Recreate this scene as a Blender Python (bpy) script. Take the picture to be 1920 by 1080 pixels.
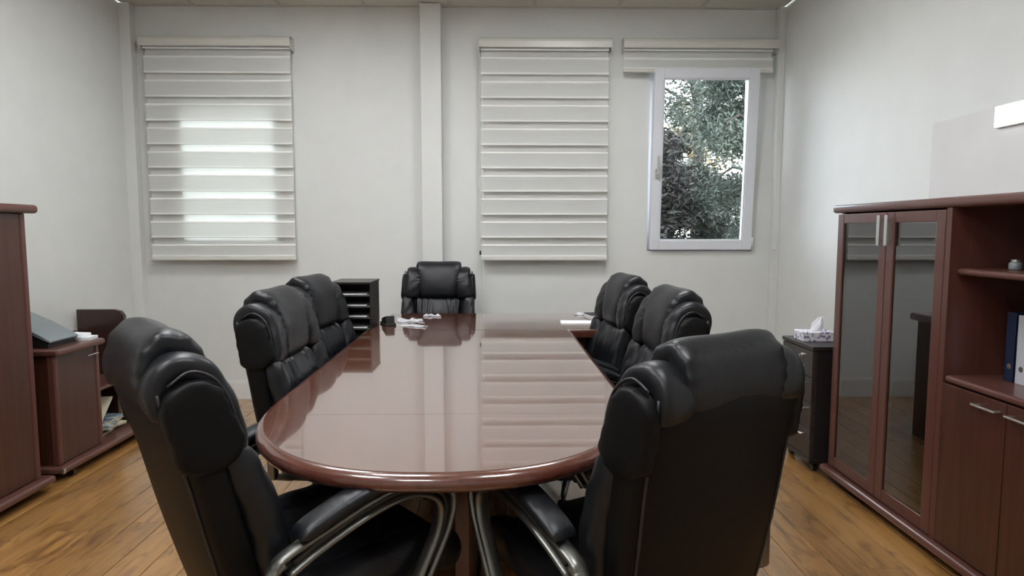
import bpy, bmesh, math, random
from mathutils import Vector, Matrix
random.seed(7)
C = bpy.context.scene.collection
for o in list(bpy.data.objects): bpy.data.objects.remove(o)
sc = bpy.context.scene
PI = math.pi

# ------------------------------------------------------------ camera, world, exposure
F = 1230.0
pitch = math.atan(108/F); yaw = math.atan(21/F)
cam = bpy.data.cameras.new('camera'); co = bpy.data.objects.new('camera', cam); C.objects.link(co)
cam.sensor_width = 36; cam.lens = 36*F/1920; cam.clip_start = .02
co.location = (0, 0, 1.25); co.rotation_euler = (PI/2-pitch, 0, -yaw)
sc.camera = co
w = bpy.data.worlds.new('overcast_sky'); sc.world = w; w.use_nodes = True
nt = w.node_tree; nt.nodes.clear()
wo = nt.nodes.new('ShaderNodeOutputWorld'); bg = nt.nodes.new('ShaderNodeBackground')
tc = nt.nodes.new('ShaderNodeTexCoord'); nz = nt.nodes.new('ShaderNodeTexNoise'); nz.inputs['Scale'].default_value = 4.4
cr = nt.nodes.new('ShaderNodeValToRGB')
cr.color_ramp.elements[0].position = .38; cr.color_ramp.elements[0].color = (.55, .72, .95, 1)
cr.color_ramp.elements[1].position = .55; cr.color_ramp.elements[1].color = (1, .98, .95, 1)
nt.links.new(tc.outputs['Generated'], nz.inputs['Vector']); nt.links.new(nz.outputs['Fac'], cr.inputs['Fac'])
nt.links.new(cr.outputs['Color'], bg.inputs['Color']); bg.inputs['Strength'].default_value = 4.4
nt.links.new(bg.outputs[0], wo.inputs[0])
vs = sc.view_settings
vs.view_transform = 'Standard'; vs.look = 'None'; vs.gamma = 1; vs.use_curve_mapping = False; vs.exposure = 1.25
LAMP = 12.0

# ------------------------------------------------------------ materials
def mat(name, col, rough=.5, metal=0, coat=0, coat_rough=.1, bump=0, bscale=50, spec=.5, ior=1.5):
    m = bpy.data.materials.new(name); m.use_nodes = True
    b = m.node_tree.nodes['Principled BSDF']
    b.inputs['Base Color'].default_value = (*col, 1); b.inputs['Roughness'].default_value = rough
    b.inputs['Metallic'].default_value = metal; b.inputs['Coat Weight'].default_value = coat
    b.inputs['Coat Roughness'].default_value = coat_rough; b.inputs['Specular IOR Level'].default_value = spec
    b.inputs['IOR'].default_value = ior
    N, L = m.node_tree.nodes, m.node_tree.links
    t = N.new('ShaderNodeTexCoord'); n = N.new('ShaderNodeTexNoise'); n.inputs['Scale'].default_value = bscale
    n.inputs['Detail'].default_value = 4
    L.new(t.outputs['Object'], n.inputs['Vector'])
    if bump:
        bp = N.new('ShaderNodeBump'); bp.inputs['Strength'].default_value = bump; bp.inputs['Distance'].default_value = .01
        L.new(n.outputs['Fac'], bp.inputs['Height']); L.new(bp.outputs[0], b.inputs['Normal'])
    # slight tonal variation
    r = N.new('ShaderNodeMixRGB'); r.blend_type = 'MULTIPLY'; r.inputs[0].default_value = .25
    r.inputs[1].default_value = (*col, 1); n2 = N.new('ShaderNodeTexNoise'); n2.inputs['Scale'].default_value = 6
    L.new(t.outputs['Object'], n2.inputs['Vector']); L.new(n2.outputs['Fac'], r.inputs[2])
    mx = N.new('ShaderNodeMixRGB'); mx.blend_type = 'MIX'; mx.inputs[0].default_value = .35
    mx.inputs[1].default_value = (*col, 1); L.new(r.outputs[0], mx.inputs[2]); L.new(mx.outputs[0], b.inputs['Base Color'])
    return m

def wood(name, c1, c2, axis='Z', rough=.35, coat=0., coat_ior=1.5, coat_rough=.08, knots=False, sc_=1.0, var=0.0, base_ior=1.5):
    m = bpy.data.materials.new(name); m.use_nodes = True
    N, L = m.node_tree.nodes, m.node_tree.links; b = N['Principled BSDF']
    t = N.new('ShaderNodeTexCoord'); mp = N.new('ShaderNodeMapping')
    s = {'X': (1.0, 22, 22), 'Y': (22, 1.0, 22), 'Z': (22, 22, 1.0)}[axis]
    mp.inputs['Scale'].default_value = [v*sc_ for v in s]
    oi = N.new('ShaderNodeObjectInfo')
    ad = N.new('ShaderNodeVectorMath'); ad.operation = 'ADD'
    mu = N.new('ShaderNodeMath'); mu.operation = 'MULTIPLY'; mu.inputs[1].default_value = 37.0 if var else 0
    L.new(oi.outputs['Random'], mu.inputs[0])
    L.new(t.outputs['Object'], ad.inputs[0]); L.new(mu.outputs[0], ad.inputs[1]); L.new(ad.outputs[0], mp.inputs['Vector'])
    n = N.new('ShaderNodeTexNoise'); n.inputs['Scale'].default_value = 1.6; n.inputs['Detail'].default_value = 8
    n.inputs['Roughness'].default_value = .6; n.inputs['Distortion'].default_value = .6
    L.new(mp.outputs[0], n.inputs['Vector'])
    cr = N.new('ShaderNodeValToRGB'); cr.color_ramp.elements[0].position = .3; cr.color_ramp.elements[1].position = .7
    cr.color_ramp.elements[0].color = (*c1, 1); cr.color_ramp.elements[1].color = (*c2, 1)
    L.new(n.outputs['Fac'], cr.inputs[0]); out = cr.outputs[0]
    if knots:
        mp2 = N.new('ShaderNodeMapping'); mp2.inputs['Scale'].default_value = (9, 3.0, 9)
        L.new(ad.outputs[0], mp2.inputs['Vector'])
        n2 = N.new('ShaderNodeTexNoise'); n2.inputs['Scale'].default_value = 1.5; n2.inputs['Detail'].default_value = 3
        n2.inputs['Distortion'].default_value = 1.5
        L.new(mp2.outputs[0], n2.inputs['Vector'])
        c2r = N.new('ShaderNodeValToRGB'); c2r.color_ramp.elements[0].position = .28; c2r.color_ramp.elements[1].position = .5
        c2r.color_ramp.elements[0].color = (.45, .4, .36, 1); c2r.color_ramp.elements[1].color = (1, 1, 1, 1)
        L.new(n2.outputs['Fac'], c2r.inputs[0])
        mm = N.new('ShaderNodeMixRGB'); mm.blend_type = 'MULTIPLY'; mm.inputs[0].default_value = 1
        L.new(out, mm.inputs[1]); L.new(c2r.outputs[0], mm.inputs[2]); out = mm.outputs[0]
    if var:
        mr = N.new('ShaderNodeMapRange'); mr.inputs['To Min'].default_value = 1-var; mr.inputs['To Max'].default_value = 1+var*.6
        L.new(oi.outputs['Random'], mr.inputs['Value'])
        vm = N.new('ShaderNodeVectorMath'); vm.operation = 'SCALE'; L.new(out, vm.inputs[0]); L.new(mr.outputs[0], vm.inputs['Scale'])
        out = vm.outputs[0]
    L.new(out, b.inputs['Base Color']); b.inputs['Roughness'].default_value = rough
    b.inputs['Coat Weight'].default_value = coat; b.inputs['Coat IOR'].default_value = coat_ior; b.inputs['IOR'].default_value = base_ior; b.inputs['Coat Roughness'].default_value = coat_rough
    bp = N.new('ShaderNodeBump'); bp.inputs['Strength'].default_value = .05; bp.inputs['Distance'].default_value = .002
    L.new(n.outputs['Fac'], bp.inputs['Height']); L.new(bp.outputs[0], b.inputs['Normal'])
    return m

M = {}
M['wall'] = mat('wall_paint', (.70, .71, .69), .55, bump=.02, bscale=120, spec=.3)
M['trimw'] = mat('white_trim_paint', (.74, .74, .72), .4)
M['tile'] = mat('ceiling_tile', (.66, .65, .58), .8, bump=.15, bscale=160)
M['tbar'] = mat('ceiling_grid', (.55, .54, .49), .5)
M['slab'] = mat('seam_glare_tint', (.90, .68, .42), .6)  # slab under the planks: seam glare painted in as pale tan
M['plank'] = wood('oak_plank', (.27, .128, .036), (.42, .22, .068), 'Y', rough=.34, coat=1, coat_ior=1.55, coat_rough=.2, knots=True, var=.16)
RED1, RED2 = (.035, .0105, .006), (.075, .024, .0145)
M['woodz'] = wood('mahogany_laminate_upright', RED1, RED2, 'Z', rough=.34, coat=.25, coat_rough=.25)
M['woody'] = wood('mahogany_laminate_along', RED1, RED2, 'Y', rough=.38)
M['edge'] = wood('mahogany_edge_band', (.085, .032, .025), (.115, .045, .035), 'Y', rough=.32, coat=.3)
M['edgez'] = wood('mahogany_edge_upright', (.075, .025, .018), (.105, .036, .027), 'Z', rough=.32, coat=.3)
M['dwood'] = wood('dark_brown_laminate', (.028, .012, .009), (.045, .02, .014), 'Z', rough=.3, coat=.4)
M['table'] = wood('polished_mahogany_top', (.10, .037, .022), (.145, .056, .035), 'Y', rough=.12, coat=1, coat_ior=2.6, coat_rough=.03, sc_=.8, base_ior=2.0)
M['tedge'] = wood('polished_mahogany_edge', (.075, .021, .013), (.105, .032, .020), 'Y', rough=.25, coat=1, coat_ior=1.5, coat_rough=.08)
M['leather'] = mat('black_leather', (.0040, .0052, .0074), .40, bump=.10, bscale=70, spec=.42)
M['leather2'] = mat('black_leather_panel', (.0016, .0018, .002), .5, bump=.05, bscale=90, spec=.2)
M['pipe'] = mat('black_seam_piping', (.012, .012, .014), .4)
M['silver'] = mat('satin_silver_metal', (.19, .19, .175), .34, metal=.9)
M['chrome'] = mat('brushed_handle_metal', (.68, .68, .66), .25, metal=.9)
M['blackp'] = mat('black_plastic', (.012, .012, .012), .4)
M['blackc'] = mat('black_cabinet', (.018, .015, .014), .35)
M['blackd'] = wood('black_brown_drawer', (.024, .017, .015), (.038, .028, .025), 'Y', rough=.35)
M['void'] = mat('black_interior', (.006, .006, .006), .7)
M['pvc'] = mat('white_pvc', (.72, .74, .79), .3)
M['blind'] = None
M['cass'] = mat('cream_cassette', (.66, .65, .60), .3)
M['paper'] = mat('white_paper', (.8, .81, .84), .7)
M['cream'] = mat('old_paper', (.55, .50, .36), .7)
M['greyp'] = mat('blue_grey_plastic', (.20, .225, .235), .35)
M['navy'] = mat('navy_binder', (.012, .02, .05), .4)
M['palebinder'] = mat('pale_binder', (.45, .46, .5), .5)
M['board'] = mat('glossy_white_board', (.72, .72, .72), .06, coat=1, coat_rough=.03)
M['bark'] = mat('bark', (.03, .022, .016), .9, bump=.5, bscale=8)
M['grass'] = mat('grass_ground', (.05, .08, .03), .9, bump=.3, bscale=5)

def blind_mat(name, col, trans, thru=0.):
    m = bpy.data.materials.new(name); m.use_nodes = True; N, L = m.node_tree.nodes, m.node_tree.links
    N.clear(); o = N.new('ShaderNodeOutputMaterial'); d = N.new('ShaderNodeBsdfDiffuse'); t = N.new('ShaderNodeBsdfTranslucent')
    tcd = N.new('ShaderNodeTexCoord'); mp = N.new('ShaderNodeMapping'); mp.inputs['Scale'].default_value = (1, 1, 60)
    n = N.new('ShaderNodeTexNoise'); n.inputs['Scale'].default_value = 5; L.new(tcd.outputs['Object'], mp.inputs[0]); L.new(mp.outputs[0], n.inputs['Vector'])
    r = N.new('ShaderNodeValToRGB'); r.color_ramp.elements[0].color = (*[c*.9 for c in col], 1); r.color_ramp.elements[1].color = (*col, 1)
    L.new(n.outputs['Fac'], r.inputs[0])
    for s in (d, t): L.new(r.outputs[0], s.inputs['Color'])
    x = N.new('ShaderNodeMixShader'); x.inputs[0].default_value = trans; L.new(d.outputs[0], x.inputs[1]); L.new(t.outputs[0], x.inputs[2])
    if thru:
        tr = N.new('ShaderNodeBsdfTransparent'); y = N.new('ShaderNodeMixShader'); y.inputs[0].default_value = thru
        L.new(x.outputs[0], y.inputs[1]); L.new(tr.outputs[0], y.inputs[2]); x = y
    L.new(x.outputs[0], o.inputs[0]); return m
M['blind'] = blind_mat('blind_fabric', (.84, .85, .83), .42)
M['hem'] = blind_mat('blind_hem', (1, 1, .98), .2)
M['sheer'] = blind_mat('blind_sheer', (.92, .92, .89), .58)

def glass_mat(name, tint, refl_ior, clear):
    m = bpy.data.materials.new(name); m.use_nodes = True; N, L = m.node_tree.nodes, m.node_tree.links
    N.clear(); o = N.new('ShaderNodeOutputMaterial'); tr = N.new('ShaderNodeBsdfTransparent'); tr.inputs[0].default_value = (*tint, 1)
    g = N.new('ShaderNodeBsdfGlossy'); g.inputs['Roughness'].default_value = .01; fr = N.new('ShaderNodeFresnel'); fr.inputs['IOR'].default_value = refl_ior
    x = N.new('ShaderNodeMixShader'); L.new(fr.outputs[0], x.inputs[0]); L.new(tr.outputs[0], x.inputs[1]); L.new(g.outputs[0], x.inputs[2])
    L.new(x.outputs[0], o.inputs[0]); return m
M['pane'] = glass_mat('clear_window_glass', (.93, .95, .95), 1.45, 1)
M['dglass'] = glass_mat('smoked_door_glass', (.5, .5, .49), 3.0, 0)
def emit(name, col, s):
    m = bpy.data.materials.new(name); m.use_nodes = True; N, L = m.node_tree.nodes, m.node_tree.links
    N.clear(); o = N.new('ShaderNodeOutputMaterial'); e = N.new('ShaderNodeEmission'); e.inputs[0].default_value = (*col, 1); e.inputs[1].default_value = s
    L.new(e.outputs[0], o.inputs[0]); return m
M['lamp'] = emit('lit_diffuser', (.97, .985, 1), LAMP)
M['reflglow'] = emit('lit_added_reflection', (1, .985, .94), 1.6)  # emission stands in for a lamp's reflection on the glossy board
def leaf_mat(name, c1, c2):
    m = mat(name, c1, .6); N, L = m.node_tree.nodes, m.node_tree.links; b = N['Principled BSDF']
    t = N.new('ShaderNodeTexCoord'); n = N.new('ShaderNodeTexNoise'); n.inputs['Scale'].default_value = 2.5
    r = N.new('ShaderNodeValToRGB'); r.color_ramp.elements[0].position = .35; r.color_ramp.elements[1].position = .65
    r.color_ramp.elements[0].color = (*c1, 1); r.color_ramp.elements[1].color = (*c2, 1)
    L.new(t.outputs['Object'], n.inputs['Vector']); L.new(n.outputs['Fac'], r.inputs[0]); L.new(r.outputs[0], b.inputs['Base Color'])
    b.inputs['Subsurface Weight'].default_value = 0; return m
M['leafA'] = leaf_mat('needle_leaves', (.016, .026, .019), (.042, .056, .04))
M['leafB'] = leaf_mat('dark_leaves', (.008, .009, .008), (.024, .024, .019))
M['leafC'] = leaf_mat('autumn_leaves', (.32, .23, .09), (.45, .34, .17))
def tissue_mat():
    m = mat('floral_card', (.6, .58, .66), .6); N, L = m.node_tree.nodes, m.node_tree.links; b = N['Principled BSDF']
    t = N.new('ShaderNodeTexCoord'); v = N.new('ShaderNodeTexVoronoi'); v.inputs['Scale'].default_value = 60
    r = N.new('ShaderNodeValToRGB'); r.color_ramp.elements[0].position = .3; r.color_ramp.elements[1].position = .5
    r.color_ramp.elements[0].color = (.16, .13, .28, 1); r.color_ramp.elements[1].color = (.75, .74, .78, 1)
    L.new(t.outputs['Object'], v.inputs['Vector']); L.new(v.outputs['Distance'], r.inputs[0]); L.new(r.outputs[0], b.inputs['Base Color']); return m
M['floral'] = tissue_mat()
def mag_mat():
    m = mat('magazine_print', (.4, .4, .4), .4); N, L = m.node_tree.nodes, m.node_tree.links; b = N['Principled BSDF']
    t = N.new('ShaderNodeTexCoord'); v = N.new('ShaderNodeTexVoronoi'); v.inputs['Scale'].default_value = 28
    h = N.new('ShaderNodeValToRGB'); e = h.color_ramp.elements
    e[0].color = (.03, .04, .06, 1); e[1].color = (.6, .58, .45, 1); k = e.new(.5); k.color = (.2, .27, .33, 1)
    s = N.new('ShaderNodeSeparateColor'); L.new(t.outputs['Object'], v.inputs['Vector']); L.new(v.outputs['Color'], s.inputs[0])
    L.new(s.outputs[0], h.inputs[0]); L.new(h.outputs[0], b.inputs['Base Color']); return m
M['mag'] = mag_mat()

# ------------------------------------------------------------ mesh helpers
def link(name, me, m=None, parent=None, loc=None, rot=None):
    o = bpy.data.objects.new(name, me); C.objects.link(o)
    if m is not None and me is not None and not me.materials: me.materials.append(m)
    if parent: o.parent = parent
    if loc: o.location = loc
    if rot: o.rotation_euler = rot
    return o
def obj(name, bm, m, parent=None, loc=None, rot=None, smooth=False):
    me = bpy.data.meshes.new(name)
    bmesh.ops.recalc_face_normals(bm, faces=bm.faces)
    for f_ in bm.faces: f_.smooth = smooth
    bm.to_mesh(me); bm.free()
    return link(name, me, m, parent, loc, rot)
def tag(o, label=None, cat=None, group=None, kind=None):
    if label: o['label'] = label
    if cat: o['category'] = cat
    if group: o['group'] = group
    if kind: o['kind'] = kind
    return o
def thing(name, label, cat, loc=(0, 0, 0), rz=0, group=None):
    o = bpy.data.objects.new(name, None); C.objects.link(o); o.location = loc; o.rotation_euler = (0, 0, rz)
    o.empty_display_size = .05
    return tag(o, label, cat, group)
def box(bm, x0, x1, y0, y1, z0, z1, bev=0, seg=2):
    v = [bm.verts.new(p) for p in ((x0,y0,z0),(x1,y0,z0),(x1,y1,z0),(x0,y1,z0),(x0,y0,z1),(x1,y0,z1),(x1,y1,z1),(x0,y1,z1))]
    fs = [bm.faces.new([v[i] for i in q]) for q in ((0,3,2,1),(4,5,6,7),(0,1,5,4),(1,2,6,5),(2,3,7,6),(3,0,4,7))]
    if bev:
        es = list({e for f_ in fs for e in f_.edges})
        bmesh.ops.bevel(bm, geom=es, offset=bev, segments=seg, profile=.5, affect='EDGES')
    return bm
def bx(name, a, m, parent=None, bev=.001, **k):
    bm = bmesh.new(); box(bm, *a, bev=bev); return obj(name, bm, m, parent, **k)
def cr_spline(pts, n):
    P = [Vector(p) for p in pts]; P = [P[0]*2-P[1]] + P + [P[-1]*2-P[-2]]; out = []
    seg = len(P)-3
    for i in range(n+1):
        t = i/n*seg; k = min(int(t), seg-1); u = t-k; a, b, c, d = P[k:k+4]
        out.append(.5*((2*b)+(-a+c)*u+(2*a-5*b+4*c-d)*u*u+(-a+3*b-3*c+d)*u**3))
    return out
def tube(bm, pts, r, seg=8, n=None, closed=False, flat=None):
    """sweep a round (or elliptical, flat=(rx,rn)) section along 3D pts"""
    P = cr_spline(pts, n) if n else [Vector(p) for p in pts]
    rings = []; up = Vector((1, 0, 0)) if flat else None
    last = None
    for i, p in enumerate(P):
        T = (P[min(i+1, len(P)-1)]-P[max(i-1, 0)]).normalized()
        if flat: U = up
        else:
            U = last if last is not None else (Vector((0, 0, 1)) if abs(T.z) < .9 else Vector((1, 0, 0)))
            U = (U-T*U.dot(T)).normalized(); last = U
        V = T.cross(U).normalized(); rr = r(i/(len(P)-1)) if callable(r) else r
        a, b = flat if flat else (rr, rr)
        rings.append([bm.verts.new(p+U*a*math.cos(2*PI*k/seg)+V*b*math.sin(2*PI*k/seg)) for k in range(seg)])
    for i in range(len(rings)-1):
        for k in range(seg):
            bm.faces.new((rings[i][k], rings[i][(k+1) % seg], rings[i+1][(k+1) % seg], rings[i+1][k]))
    bm.faces.new(rings[0]); bm.faces.new(rings[-1][::-1]); return bm
def cyl(bm, p0, p1, r, seg=16): return tube(bm, [p0, p1], r, seg)
def lathe(bm, prof, seg=20, c=(0, 0, 0)):
    rings = [[bm.verts.new((c[0]+r*math.cos(2*PI*k/seg), c[1]+r*math.sin(2*PI*k/seg), c[2]+z)) for k in range(seg)] for r, z in prof]
    for i in range(len(rings)-1):
        for k in range(seg): bm.faces.new((rings[i][k], rings[i][(k+1) % seg], rings[i+1][(k+1) % seg], rings[i+1][k]))
    bm.faces.new(rings[0][::-1]); bm.faces.new(rings[-1]); return bm
def spow(v, e): return math.copysign(abs(v)**e, v)
def sweep(path, a, b, n=3., xo=lambda s: 0., conc=0., rings=36, seg=40, cap=.12, capb=None, disp=None):
    """cushion: superelliptic section swept along a side profile path [(y,z)]. a,b half width / half thickness of s."""
    P = cr_spline([(0, y, z) for y, z in path], rings); bm = bmesh.new(); R = []
    L = [0]
    for i in range(rings): L.append(L[-1]+(P[i+1]-P[i]).length)
    capb = cap if capb is None else capb
    for i, p in enumerate(P):
        s = L[i]/L[-1]; T = (P[min(i+1, rings)]-P[max(i-1, 0)]).normalized()
        Nn = Vector((0, T.z, -T.y))                       # front-facing normal
        e = 1.
        if s < cap: e = math.sqrt(max(0, 1-(1-s/cap)**2))
        if s > 1-capb: e = min(e, math.sqrt(max(0, 1-((s-1+capb)/capb)**2)))
        ea = .80+.20*e; eb = .12+.88*e
        ring = []
        for k in range(seg):
            th = 2*PI*k/seg; cx = spow(math.cos(th), 2/n); sn = spow(math.sin(th), 2/n)
            x = a(s)*ea*cx; off = b(s)*eb*sn+conc*(x+xo(s))**2
            if disp: off += disp(s, cx, sn)
            ring.append(bm.verts.new(p+Vector((xo(s)+x, 0, 0))+Nn*off))
        R.append(ring)
    for i in range(rings):
        for k in range(seg): bm.faces.new((R[i][k], R[i][(k+1) % seg], R[i+1][(k+1) % seg], R[i+1][k]))
    bm.faces.new(R[0]); bm.faces.new(R[-1][::-1]); return bm
def copy_tree(o, parent=None):
    c = o.copy(); C.objects.link(c)
    if parent: c.parent = parent; c.matrix_parent_inverse = o.matrix_parent_inverse
    for ch in o.children: copy_tree(ch, c)
    return c

# ------------------------------------------------------------ room shell
XL, XR, YB, YF, ZC = -2.66, 2.03, 4.828, -1.4, 2.832
floor = bx('floor', (XL-.1, XR+.1, YF-.1, YB+.1, -.12, -.0065), M['slab'], bev=0); tag(floor, kind='structure')
pw, pl = .1345, 1.28
pm = {}
def plank_mesh(L):
    bm = bmesh.new(); box(bm, -pw/2+.0017, pw/2-.0017, -L/2+.0011, L/2-.0011, -.008, 0, bev=.0012, seg=1)
    me = bpy.data.meshes.new('plank'); [setattr(f_, 'smooth', False) for f_ in bm.faces]; bm.to_mesh(me); bm.free(); me.materials.append(M['plank']); return me
PM = plank_mesh(pl)
x = XL; row = 0
while x < XR-.01:
    wd = min(pw, XR-x); y = YF - ((row*0.47) % 1)*pl
    while y < YB-.01:
        a, b_ = max(y, YF), min(y+pl, YB)
        if b_-a > .02:
            o = link('plank', PM, None, floor, (x+wd/2, (a+b_)/2, 0)); o.scale = (wd/pw, (b_-a)/pl, 1)
        y += pl
    x += pw; row += 1

def wall_rects(name, rects, Y0, Y1, m):
    bm = bmesh.new()
    for (a, b_, c, d) in rects: box(bm, a, b_, Y0, Y1, c, d)
    return tag(obj(name, bm, m), kind='structure')
W1 = (-2.36, -1.53, 1.10, 2.22); W3 = (1.075, 1.852, 1.098, 2.40)
wall_rects('wall_back', [(XL-.1, W1[0], 0, ZC), (W1[0], W1[1], 0, W1[2]), (W1[0], W1[1], W1[3], ZC), (W1[1], W3[0], 0, ZC),
                         (W3[0], W3[1], 0, W3[2]), (W3[0], W3[1], W3[3], ZC), (W3[1], XR+.1, 0, ZC)], YB, YB+.22, M['wall'])
tag(bx('wall_left', (XL-.12, XL, YF, YB, 0, ZC), M['wall'], bev=0), kind='structure')
tag(bx('wall_right', (XR, XR+.12, YF, YB, 0, ZC), M['wall'], bev=0), kind='structure')
tag(bx('wall_front', (XL, XR, YF-.12, YF, 0, ZC), M['wall'], bev=0), kind='structure')
tag(bx('trim_1', (-.563, -.419, YB-.095, YB, 0, ZC-.004), M['wall'], bev=.003), kind='structure')       # boxed pipe casing
tag(bx('trim_2', (XL, -2.583, YB-.07, YB, 0, ZC-.004), M['wall'], bev=.003), kind='structure')
tag(bx('trim_3', (1.985, XR, YB-.06, YB, 0, ZC-.004), M['wall'], bev=.003), kind='structure')
def skirting(name, x0, x1):
    bm = bmesh.new(); box(bm, x0, x1, YB-.016, YB, 0, .125, bev=.002); box(bm, x0, x1, YB-.010, YB, .125, .141, bev=.002)
    return tag(obj(name, bm, M['trimw']), kind='structure')
skirting('baseboard_back_left', -2.583, -.563); skirting('baseboard_back', -.419, 1.985)
for nm, a, b_ in (('baseboard_left', XL, XL+.016), ('baseboard_right', XR-.016, XR)):
    bm = bmesh.new(); box(bm, a, b_, YF, YB-.08, 0, .14, bev=.002); tag(obj(nm, bm, M['trimw']), kind='structure')

ceiling = tag(bx('ceiling', (XL-.1, XR+.1, YF-.1, YB+.1, ZC+.03, ZC+.12), M['tile'], bev=0), kind='structure')
gx = [-2.16, -1.56, -.96, -.36, .24, .84, 1.44]; gy = [YB-.6*i for i in range(1, 11)]
bmt = bmesh.new(); box(bmt, -.289, .289, -.289, .289, -.012, .004, bev=.002, seg=1)
tm = bpy.data.meshes.new('ceiling_tile'); bmt.to_mesh(tm); bmt.free(); tm.materials.append(M['tile'])
lamps = [(-1.26, 3), (1.14, 3), (-.66, 6), (.54, 6), (-1.26, 7), (1.14, 7)]
xs = [XL]+gx+[XR]; ys = [YB]+gy
lamp_pos = []
for i in range(len(xs)-1):
    for j in range(len(ys)-1):
        cx, wx = (xs[i]+xs[i+1])/2, xs[i+1]-xs[i]; cy = (ys[j]+ys[j+1])/2
        if (round(cx, 2) in (-1.26, .54) and j in (2, 6)) or (round(cx, 2) == -.66 and j in (4, 8)):
            lamp_pos.append((cx, cy)); continue
        o = link('ceiling_tile', tm, None, ceiling, (cx, cy, ZC+.014)); o.scale = ((wx-.022)/.578, 1, 1)
for g in gx: bx('grid_bar', (g-.012, g+.012, YF, YB, ZC-.004, ZC+.02), M['tbar'], ceiling, bev=0)
for g in gy: bx('grid_bar', (XL, XR, g-.012, g+.012, ZC-.003, ZC+.02), M['tbar'], ceiling, bev=0)
bx('edge_bar', (XL, XR, YB-.02, YB, ZC-.006, ZC+.02), M['tbar'], ceiling, bev=0)
for i, (cx, cy) in enumerate(lamp_pos):
    t = thing('ceiling_light', 'square recessed ceiling light panel in the tile grid', 'ceiling light', (cx, cy, ZC), group='ceiling light panels')
    bm = bmesh.new()
    for a in ((-.287, .287, -.287, -.262), (-.287, .287, .262, .287), (-.287, -.262, -.262, .262), (.262, .287, -.262, .262)): box(bm, *a, -.004, .02)
    obj('frame', bm, M['trimw'], t); bx('diffuser', (-.262, .262, -.262, .262, .004, .012), M['lamp'], t, bev=0)

# ------------------------------------------------------------ windows
def window(name, W, tilt, handle=True):
    x0, x1, z0, z1 = W; r = bpy.data.objects.new(name, None); C.objects.link(r); r.location = ((x0+x1)/2, YB, z0); tag(r, kind='structure')
    wd, h = x1-x0, z1-z0; fy0, fy1 = .035, .10; k = .045
    bm = bmesh.new()
    box(bm, -wd/2, -wd/2+k, fy0, fy1, 0, h, .003); box(bm, wd/2-k, wd/2, fy0, fy1, 0, h, .003)
    box(bm, -wd/2+k, wd/2-k, fy0, fy1, 0, k, .003); box(bm, -wd/2+k, wd/2-k, fy0, fy1, h-k, h, .003)
    obj('window_frame', bm, M['pvc'], r)
    s = bpy.data.objects.new('sash', None)
    sw, sh, sk = wd-.03, h-.02, .068
    bm = bmesh.new()
    for a in ((-sw/2, -sw/2+sk, 0, sh), (sw/2-sk, sw/2, 0, sh), (-sw/2+sk, sw/2-sk, 0, sk), (-sw/2+sk, sw/2-sk, sh-sk, sh)):
        box(bm, a[0], a[1], -.035, .03, a[2], a[3], .004)
    for a in ((-sw/2+sk-.012, -sw/2+sk+.008, sk-.01, sh-sk+.01), (sw/2-sk-.008, sw/2-sk+.012, sk-.01, sh-sk+.01), (-sw/2+sk, sw/2-sk, sk-.01, sk+.008), (-sw/2+sk, sw/2-sk, sh-sk-.008, sh-sk+.01)):
        box(bm, a[0], a[1], -.028, .0, a[2], a[3], .003)
    s = obj('sash', bm, M['pvc'], r, (0.0, .0, .012), (tilt, 0, 0))
    p = bx('pane', (-sw/2+sk, sw/2-sk, -.004, .004, sk, sh-sk), M['pane'], s, bev=0)
    bm = bmesh.new(); box(bm, -.013, .013, -.012, 0, -.035, .035, .004); box(bm, -.010, .010, -.04, -.012, -.01, .01, .003)
    box(bm, -.010, .010, -.052, -.036, -.012, .125, .005)
    if handle: obj('handle', bm, M['chrome'], s, (-sw/2+.034, -.035, sh*.43))
    bm = bmesh.new(); cyl(bm, (0, 0, 0), (0, 0, .07), .009, 10); obj('hinge', bm, M['pvc'], s, (sw/2+.006, -.03, .02), smooth=True)
    return r
window('window_1', W1, 0.0, False)
window('window_3', W3, math.radians(3.4))

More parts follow.
